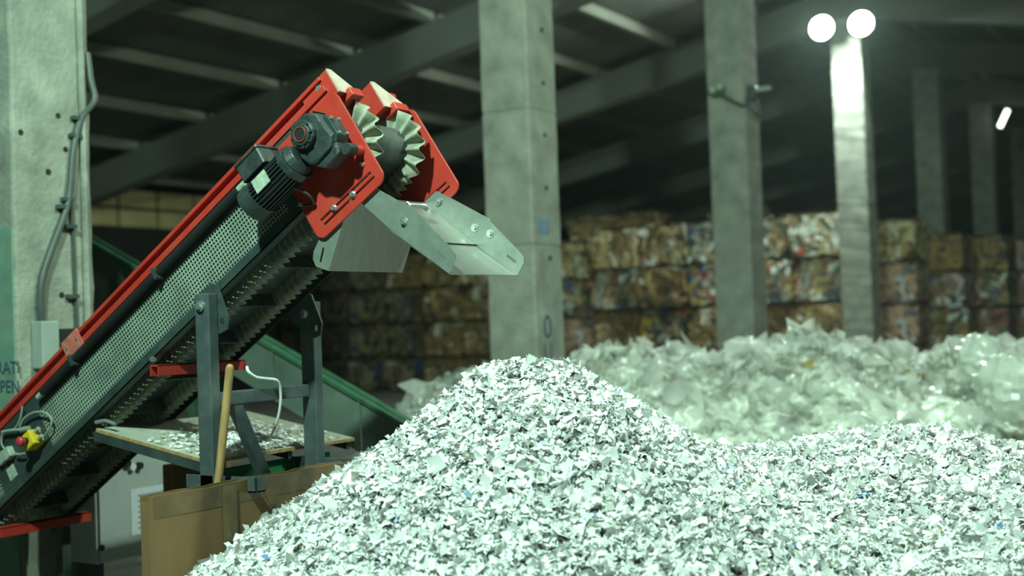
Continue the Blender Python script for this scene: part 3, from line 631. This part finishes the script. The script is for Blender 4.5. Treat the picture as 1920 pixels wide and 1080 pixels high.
# green feeding conveyor behind
fc = thing('green_feed_conveyor', (-1.9, 2.25, 0), 'long green and grey trough conveyor sloping down behind the stand', 'conveyor')
GZ = lambda x: .956 - (x+.247)*.46
for y, lo in ((1.9, 0), (2.3, .14)):
    GZ = lambda x, lo=lo: .956 - lo - (x+.247)*.46
    MB().prism([(-4.4, GZ(-4.4)-.36), (.4, GZ(.4)-.36), (.4, GZ(.4)-.02), (-4.4, GZ(-4.4)-.02)], y, y+.008).build('trough_side', M['greenplate'], fc)
    MB().prism([(-4.4, GZ(-4.4)-.03), (.4, GZ(.4)-.03), (.4, GZ(.4)), (-4.4, GZ(-4.4))], y-.02, y+.03).build('edge_rail', M['greenrail'], fc, bevel=.003)
    for k in range(6):
        x = -3.6+k*.72; MB().box(x, x+.05, y-.012, y, GZ(x+.05)-.34, GZ(x+.05)-.03).build('stiffener', M['greenplate'], fc)
GZ = lambda x: .956 - (x+.247)*.46
MB().prism([(-4.4, GZ(-4.4)-.30), (.4, GZ(.4)-.30), (.4, GZ(.4)-.28), (-4.4, GZ(-4.4)-.28)], 1.908, 2.3).build('trough_floor', M['greenplate'], fc)
for x in (-4.1, -2.6, -.7):
    for y in (1.93, 2.25): MB().box(x, x+.07, y, y+.05, 0, GZ(x+.07)-.3).build('leg', M['greenrail'], fc, bevel=.004)
# white strip of film caught on the chute
pts = [on_y(766, 386, .2), on_y(780, 392, .25), on_y(795, 391, .3), on_y(806, 396, .36)]
vs = []
for i, p in enumerate(pts):
    for k in range(4): vs.append(p + Vector((.012*(k-1.5), .0, .010*math.sin(k*2+i*1.7)+.012)))
o = MB().add(vs, [(4*i+k, 4*i+k+1, 4*i+5+k, 4*i+4+k) for i in range(3) for k in range(3)]).build('film_strip', M['cord'], loc=tuple(pts[1]), smooth=True)
md = o.modifiers.new('solid', 'SOLIDIFY'); md.thickness = .004
tag(o, 'small crumpled white plastic strip caught on the chute floor', 'plastic strip')

# ------------------------------------------------------------------ heap of shredded paper
def hA(X, Y):
    r = np.hypot((X-.06), (Y-5.25)); rr = np.sqrt(np.maximum(r-.10, 0)**2+.09**2)
    A = 1.485-.74*rr+.11*np.maximum(rr-.6, 0)
    B = .985-.34*np.maximum(5.5-Y, 0)-.55*np.maximum(Y-5.75, 0)-.5*np.maximum(.55-X, 0)-.16*np.maximum(X-1.95, 0)+.035*np.exp(-((X-1.8)/.35)**2)-.03*np.exp(-((X-1.1)/.3)**2)
    k = 14; H = np.log(np.exp(k*A)+np.exp(k*B))/k
    return H + .055*fbm(X*3.1+7, Y*3.1+3, 11, 3) + .03*fbm(X*11, Y*11, 21, 3)
gx = np.arange(-2.1, 3.6, .03); gy = np.arange(2.9, 6.9, .03); GX, GY = np.meshgrid(gx, gy); Hh = hA(GX, GY)
def barrier(X, Y, H):            # the carton holds the heap back
    hx, hy = w2h(X, Y); return np.where((hx < .30) & (hy < 1.0), -.05, np.maximum(H, -.05))
Hh = barrier(GX, GY, Hh-.02)
hx, hy = w2h(GX, GY); V1 = np.stack([hx, hy, Hh], -1).reshape(-1, 3); nx = len(gx); ny = len(gy)
ii = (np.arange(ny-1)[:, None]*nx+np.arange(nx-1)[None]).ravel(); F1 = np.stack([ii, ii+1, ii+nx+1, ii+nx], 1)
zq = V1[F1][:, :, 2]; F1 = F1[(zq.max(1) > -.04) & (zq.max(1)-zq.min(1) < .4)]
c1_ = np.full((len(F1), 3), .15)  # base coloured dark to paint the shade in gaps between flakes
N_ = 150000
fX = rng.uniform(-1.9, 3.1, N_); fY = rng.uniform(3.5, 6.6, N_); fH = hA(fX, fY); e = .01
gxn = (hA(fX+e, fY)-fH)/e; gyn = (hA(fX, fY+e)-fH)/e
fhx, fhy = w2h(fX, fY); ok = ~((fhx < .31) & (fhy < 1.0)) & (fH > .05)
nw = np.stack([-(RT.x*gxn+FH.x*gyn), -(RT.y*gxn+FH.y*gyn), np.ones_like(gxn)], 1); nw /= np.linalg.norm(nw, axis=1)[:, None]
Pp = np.stack([fhx, fhy, fH], 1) + nw*rng.uniform(-.022, .014, (N_, 1)); Lf = np.exp(rng.normal(math.log(.0245), .42, N_)).clip(.010, .085)
V2, F2, c2_ = flakes(Pp[ok], nw[ok], Lf[ok], paper_cols, .75)
heap = np_mesh('shredded_paper_heap', np.concatenate([V1, V2]), np.concatenate([F1, F2+len(V1)]), M['shred'], loc=(1.52, .35, 0), cols=np.concatenate([c1_, c2_]))
tag(heap, 'big heap of white shredded paper below the conveyor chute', 'paper heap', kind='stuff')

# ------------------------------------------------------------------ heap of clear plastic film
def hF(X, Y):
    cx = [-2.2, -1.3, -.9, -.55, -.1, .5, 1.2, 1.9, 2.5, 2.85, 3.3, 3.9, 4.4, 4.9, 5.6, 7.0]
    ch_ = [-.1, .62, 1.05, 1.22, 1.15, 1.22, 1.30, 1.22, 1.32, 1.42, 1.22, 1.20, 1.28, 1.22, 1.15, .9]
    crest = np.interp(X, cx, ch_)
    d = np.where(Y < 12, (12-Y)*.36, (Y-12)*.55)
    return crest - .17 - d*np.clip(.5+np.abs(12-Y), 0, 1) + .30*fbm(X*1.3, Y*1.3, 31, 3) + .16*np.abs(fbm(X*4, Y*4, 41, 3)) + .10*np.abs(fbm(X*9, Y*9, 43, 3))
gx = np.arange(-2.3, 7.0, .055); gy = np.arange(9.0, 14.2, .055); GX, GY = np.meshgrid(gx, gy); Hh = np.maximum(hF(GX, GY)-.02, -.02)
hx, hy = w2h(GX, GY); V1 = np.stack([hx, hy, Hh], -1).reshape(-1, 3); nx = len(gx); ny = len(gy)
ii = (np.arange(ny-1)[:, None]*nx+np.arange(nx-1)[None]).ravel(); F1 = np.stack([ii, ii+1, ii+nx+1, ii+nx], 1); F1 = F1[V1[F1][:, :, 2].max(1) > 0]; qc = V1[F1].mean(1); F1 = F1[~((np.abs(qc[:, 0]-COLX) < .33) & (np.abs(qc[:, 1]-colw(2)) < .33))]
def film_cols(n):
    g = np.clip(rng.normal(.82, .06, n), .5, .93); c = np.stack([g*.98, g, g*.93], 1); u = rng.random(n)
    c[u < .004] = (.55, .38, .10); c[(u > .02) & (u < .05)] = (.60, .60, .45); c[u > .992] = (.3, .32, .29); return c
c1_ = np.full((len(F1), 3), 1.)*np.array([.76, .80, .72])*(1+.6*fbm(V1[F1][:, 0, 0]*2, V1[F1][:, 0, 1]*2, 55, 3))[:, None]
bulk = np.concatenate([V1]); 
def film_sheets(P, Nrm, S, cols, g=5, tilt=.7, amp=.18):
    n = len(P); u, v = np.meshgrid(np.linspace(-.5, .5, g), np.linspace(-.5, .5, g)); u = u.ravel()[None]; v = v.ravel()[None]
    nr = Nrm+rng.normal(size=(n, 3))*tilt; nr /= np.linalg.norm(nr, axis=1)[:, None]; t1 = rng.normal(size=(n, 3)); t1 -= (t1*nr).sum(1)[:, None]*nr; t1 /= np.linalg.norm(t1, axis=1)[:, None]; t2 = np.cross(nr, t1)
    z = np.zeros((n, g*g)); a1 = np.zeros_like(z); a2 = np.zeros_like(z)
    for k in range(5):
        fr = rng.uniform(2, 11, (n, 1)); an = rng.uniform(0, 6.28, (n, 1)); ph = rng.uniform(0, 6.28, (n, 1))
        w = np.sin(fr*(u*np.cos(an)+v*np.sin(an))+ph)*amp/(1+k*.35); z += w; a1 += .35*np.sin(fr*v+ph)*amp; a2 += .35*np.sin(fr*u+an)*amp
    z -= (u*u+v*v)*.9
    s = S[:, None]; V = P[:, None]+t1[:, None]*((u+a1)*s)[..., None]+t2[:, None]*((v+a2)*s)[..., None]+nr[:, None]*(z*s)[..., None]
    q = (np.arange(g-1)[:, None]*g+np.arange(g-1)[None]).ravel(); f = np.stack([q, q+1, q+g+1, q+g], 1)
    F = (np.arange(n)*g*g)[:, None, None]+f[None]; return V.reshape(-1, 3), F.reshape(-1, 4), np.repeat(cols, len(f), axis=0)
n = 15000; fX = rng.uniform(-1.7, 6.4, n); fY = np.concatenate([rng.uniform(9.6, 13, n//2), rng.normal(11.7, .35, n-n//2)]); fH = hF(fX, fY)
gxn = (hF(fX+.05, fY)-fH)/.05; gyn = (hF(fX, fY+.05)-fH)/.05
nw = np.stack([-(RT.x*gxn+FH.x*gyn), -(RT.y*gxn+FH.y*gyn), np.ones(n)], 1); nw /= np.linalg.norm(nw, axis=1)[:, None]
fhx, fhy = w2h(fX, fY); ok = (fH > .05) & ~((np.abs(fhx-COLX) < .36) & (np.abs(fhy-colw(2)) < .36))
V2, F2, c2_ = film_sheets(np.stack([fhx, fhy, fH-.03], 1)[ok], nw[ok], np.exp(rng.normal(math.log(.10), .5, n)).clip(.04, .42)[ok], film_cols(n)[ok])
ox, oy = w2h(2.0, 11.5)
pf = np_mesh('plastic_film_heap', V2, F2, M['film'], loc=(ox, oy, 0), cols=c2_, smooth=True)
tag(pf, 'long heap of crumpled clear plastic film behind the paper heap', 'plastic film', kind='stuff')
fb = np_mesh('film_bulk', V1, F1, M['filmbase'], loc=(ox, oy, 0), cols=c1_, smooth=True); fb.parent = pf; fb.location = (0, 0, 0); fb['kind'] = 'stuff'
# two clear bags that stand out at the right end
for k, (x, y, d, rr, lab) in enumerate(((1893, 725, 9.6, .26, 'puffed clear plastic bag at the right end of the film heap'), (1838, 668, 10.6, .2, 'looped clear plastic sheet on top of the film heap'))):
    c = at_d(x, y, d); m = MB().sphere(c, rr, 28, 18, (1, 1, .95))
    for v in m.v:
        dv = v-c; q = dv.normalized(); s = 1+.12*math.sin(9*q.x+3*q.z)*math.sin(8*q.y+k)+.07*math.sin(17*q.z+5*q.x)+random.uniform(-.03, .03); v.xyz = c+dv*s
    o = m.build('plastic_bag', M['film'], loc=tuple(c-Vector((0, 0, rr))), smooth=True)
    ca_ = o.data.color_attributes.new('tint', 'FLOAT_COLOR', 'CORNER'); ca_.data.foreach_set('color', [.7, .74, .68, 1]*len(o.data.loops))
    tag(o, lab, 'plastic bag')

# ------------------------------------------------------------------ bales of pressed waste
PAL = {
 'brown': [(.20, .125, .055)]*5+[(.13, .085, .04)]*3+[(.34, .25, .12)]*3+[(.28, .17, .075)]*3+[(.5, .47, .38)]*1+[(.05, .05, .045)]*2,
 'pale': [(.36, .27, .13)]*5+[(.22, .14, .06)]*4+[(.5, .42, .24)]*3+[(.60, .58, .48)]*2+[(.08, .06, .04)]*2,
 'mixed': [(.18, .12, .055)]*8+[(.50, .52, .46)]*4+[(.28, .21, .11)]*4+[(.05, .09, .22)]+[(.30, .03, .03)]+[(.05, .06, .05)]*4+[(.45, .31, .05)]+[(.27, .29, .25)]*3,
 'pink': [(.33, .21, .15)]*5+[(.22, .14, .09)]*4+[(.33, .21, .15)]*4+[(.42, .36, .36)]*3+[(.48, .49, .48)]+[(.08, .16, .30)]+[(.32, .12, .10)]+[(.08, .06, .05)]*2,
 'dim': [(.15, .10, .05)]*5+[(.09, .065, .035)]*3+[(.26, .22, .15)]*2*3+[(.34, .35, .32)]*1+[(.15, .10, .05)]*5+[(.04, .04, .035)]*5+[(.05, .07, .14)]+[(.2, .14, .05)]*3,  # darker palette paints in the weaker light on the left stacks
}
BX, BY, BZH = 1.10, 1.0, .82
def bale_mesh(pal, seed):
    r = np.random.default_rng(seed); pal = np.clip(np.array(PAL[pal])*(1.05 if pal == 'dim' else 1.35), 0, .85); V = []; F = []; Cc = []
    g = 9
    def face(o, du, dv, nn):
        b = len(V); ph = r.uniform(0, 6, 6); blk = pal[r.integers(len(pal), size=(3, 3))]*r.uniform(.45, 1.25, (3, 3, 1))
        for j in range(g+1):
            for i in range(g+1):
                u, v = i/g, j/g; edge = min(u, 1-u, v, 1-v)
                d = (.025*math.sin(7*u+ph[0])*math.sin(5*v+ph[1])+.012*math.sin(17*v+ph[2])+r.normal(0, .010)-.035)*min(1, edge*6) - .12*r.uniform(.3, 1.5)*max(0, 1-edge*7)**1.5
                V.append(np.array(o)+np.array(du)*u+np.array(dv)*v+np.array(nn)*d)
        for j in range(g):
            for i in range(g): F.append((b+j*(g+1)+i, b+j*(g+1)+i+1, b+(j+1)*(g+1)+i+1, b+(j+1)*(g+1)+i)); Cc.append((blk[j//3, i//3] if r.random() < .65 else pal[r.integers(len(pal))])*r.uniform(.7, 1.1))
    x, y, z = BX/2, BY/2, BZH
    face((-x, -y, 0), (BX, 0, 0), (0, 0, z), (0, -1, 0)); face((x, -y, 0), (0, BY, 0), (0, 0, z), (1, 0, 0)); face((x, y, 0), (-BX, 0, 0), (0, 0, z), (0, 1, 0)); face((-x, y, 0), (0, -BY, 0), (0, 0, z), (-1, 0, 0))
    face((-x, -y, z), (BX, 0, 0), (0, BY, 0), (0, 0, 1)); face((-x, y, 0), (BX, 0, 0), (0, -BY, 0), (0, 0, -1))
    me = np_mesh('waste_bale', V, F, M['bale'], cols=Cc); body = me.data; D.objects.remove(me)
    V = []; F = []; Cc = []
    out = []
    for top in (0, 1):
        V = []; F = []; Cc = []
        for k in range(120 if not top else 190):               # loose ends sticking out of the visible sides
            s = r.integers(2+top); u, v = r.uniform(-.42, .42), r.uniform(.12, .88)
            if s == 0: p = np.array([u*BX, -y+.01, v*z]); nn = np.array([0, -1, 0]); t = np.array([1, 0, 0.])
            elif s == 1: p = np.array([x-.01, u*BY, v*z]); nn = np.array([1, 0, 0]); t = np.array([0, 1., 0])
            else: p = np.array([u*BX, r.uniform(-.46, .46)*BY, z-.02]); nn = np.array([0, 0, 1]); t = np.array([1., 0, 0])
            w = np.cross(nn, t); an = r.normal(1.57, .5) if s < 2 else r.uniform(0, 6); t, w = t*math.cos(an)+w*math.sin(an), w*math.cos(an)-t*math.sin(an)
            l, q = r.uniform(.10, .50), r.uniform(.06, .28); b = len(V); lift = r.uniform(-.02, .05) if s < 2 else r.uniform(0, .25)
            for a in (-.5, 0, .5):
                for bb in (-.5, .5): V.append(p+t*l*(a+r.normal(0, .08))+w*q*(bb+r.normal(0, .12))+nn*(r.uniform(0, .03)+a*a*lift))
            for q_ in range(b, b+6):
                if s < 2: V[q_][2] = min(max(V[q_][2], .03), z-.03)
                V[q_][0] = min(max(V[q_][0], -x), x+.02); V[q_][1] = min(max(V[q_][1], -y-.02), y)
            F += [(b, b+1, b+3, b+2), (b+2, b+3, b+5, b+4)]; c = pal[r.integers(len(pal))]*r.uniform(.85, 1.35); Cc += [c, c*.95]
        me2 = np_mesh('loose_scraps', V, F, M['bale'], cols=np.clip(Cc, 0, .9)); out.append(me2.data); D.objects.remove(me2)
    return body, out
BM = {k: [bale_mesh(k, 100*i+j) for j in range(3)] for i, k in enumerate(PAL)}
used = []
def stack(X, Y, rows, pal, where, sc=1.0):
    hx, hy = w2h(X, Y)
    rowname = {4: ['bottom', 'lower middle', 'upper middle', 'top'], 3: ['bottom', 'middle', 'top'], 5: ['bottom', 'second', 'middle', 'fourth', 'top']}[rows]
    z = 0
    for k in range(rows):
        p = pal if isinstance(pal, str) else pal[k]
        bd, sm = BM[p][random.randrange(3)]; h = BZH*sc
        o = D.objects.new('waste_bale', bd); COL.objects.link(o); o.location = (hx+random.uniform(-.02, .02), hy+random.uniform(-.10, .05), z); o.scale = (.97, .97, sc); o.rotation_euler[2] = random.uniform(-.03, .03)
        s = D.objects.new('loose_scraps', sm[k == rows-1]); COL.objects.link(s); s.parent = o; s['kind'] = 'stuff'
        kind = {'brown': 'dark brown bale', 'pale': 'tan cardboard bale', 'mixed': 'mixed white waste bale', 'pink': 'pinkish brown bale', 'dim': 'dim brown waste bale'}[p]
        tag(o, f'{kind}, {rowname[k]} in stack {where}', 'bale', 'stacked waste bales'); z += h*1.03
    used.append((hx, hy))
def by_px(x, d): return (x-960)/FPX*d, d
# the long face, stacks side by side across the hall
line = [('brown', 'left of the floodlit column'),]
names = ['behind the floodlit column', 'just left of the floodlit column', 'right of the cable-hook column', 'behind the cable-hook column', 'left of the cable-hook column', 'second left of the cable-hook column', 'third left of the cable-hook column',
         'right of the blue-marked column', 'behind the blue-marked column', 'left of the blue-marked column', 'below the chute end', 'below the deflector plate', 'beside the far stand leg']
pals = [('mixed', 'brown', 'mixed', 'mixed'), ('mixed', 'brown', 'mixed', 'mixed'), ('brown', 'brown', 'mixed', 'mixed'), ('brown', 'mixed', 'brown', 'pale'), ('mixed', 'brown', 'mixed', 'pale'), ('mixed', 'pink', 'mixed', 'pale'), ('brown', 'brown', 'pale', 'pale'),
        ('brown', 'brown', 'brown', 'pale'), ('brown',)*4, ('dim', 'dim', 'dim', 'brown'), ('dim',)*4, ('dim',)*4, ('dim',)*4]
X0, Y0 = 5.25+1.08*math.cos(PHI)+.1*math.sin(PHI), 24.6-1.08*math.sin(PHI)+.1*math.cos(PHI)
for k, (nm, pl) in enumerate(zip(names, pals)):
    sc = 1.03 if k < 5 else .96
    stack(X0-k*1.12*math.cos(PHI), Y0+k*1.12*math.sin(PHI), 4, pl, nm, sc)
for k, nm in ((4, 'rising behind the cable-hook column'), (5, 'rising left behind the cable-hook column'), (2, 'rising behind the floodlit column')):
    stack(X0-k*1.12*math.cos(PHI)+math.sin(PHI)*1.1, Y0+k*1.12*math.sin(PHI)+math.cos(PHI)*1.1, 5, 'brown', nm, .92)
for x, d, pl, nm, sc in ((1680, 24.6, ('pink', 'pink', 'pink', 'pale'), 'just right of the floodlit column', .98), (1768, 25.6, ('pink', 'mixed', 'pink', 'brown'), 'below the first dim column', .90),
                         (1848, 26.6, ('pink', 'pink', 'mixed', 'brown'), 'below the dim column with light strip', .90), (1925, 27.4, ('pink',)*4, 'at the right edge of the view', .90)):
    stack(*by_px(x, d), 4, pl, nm, sc)
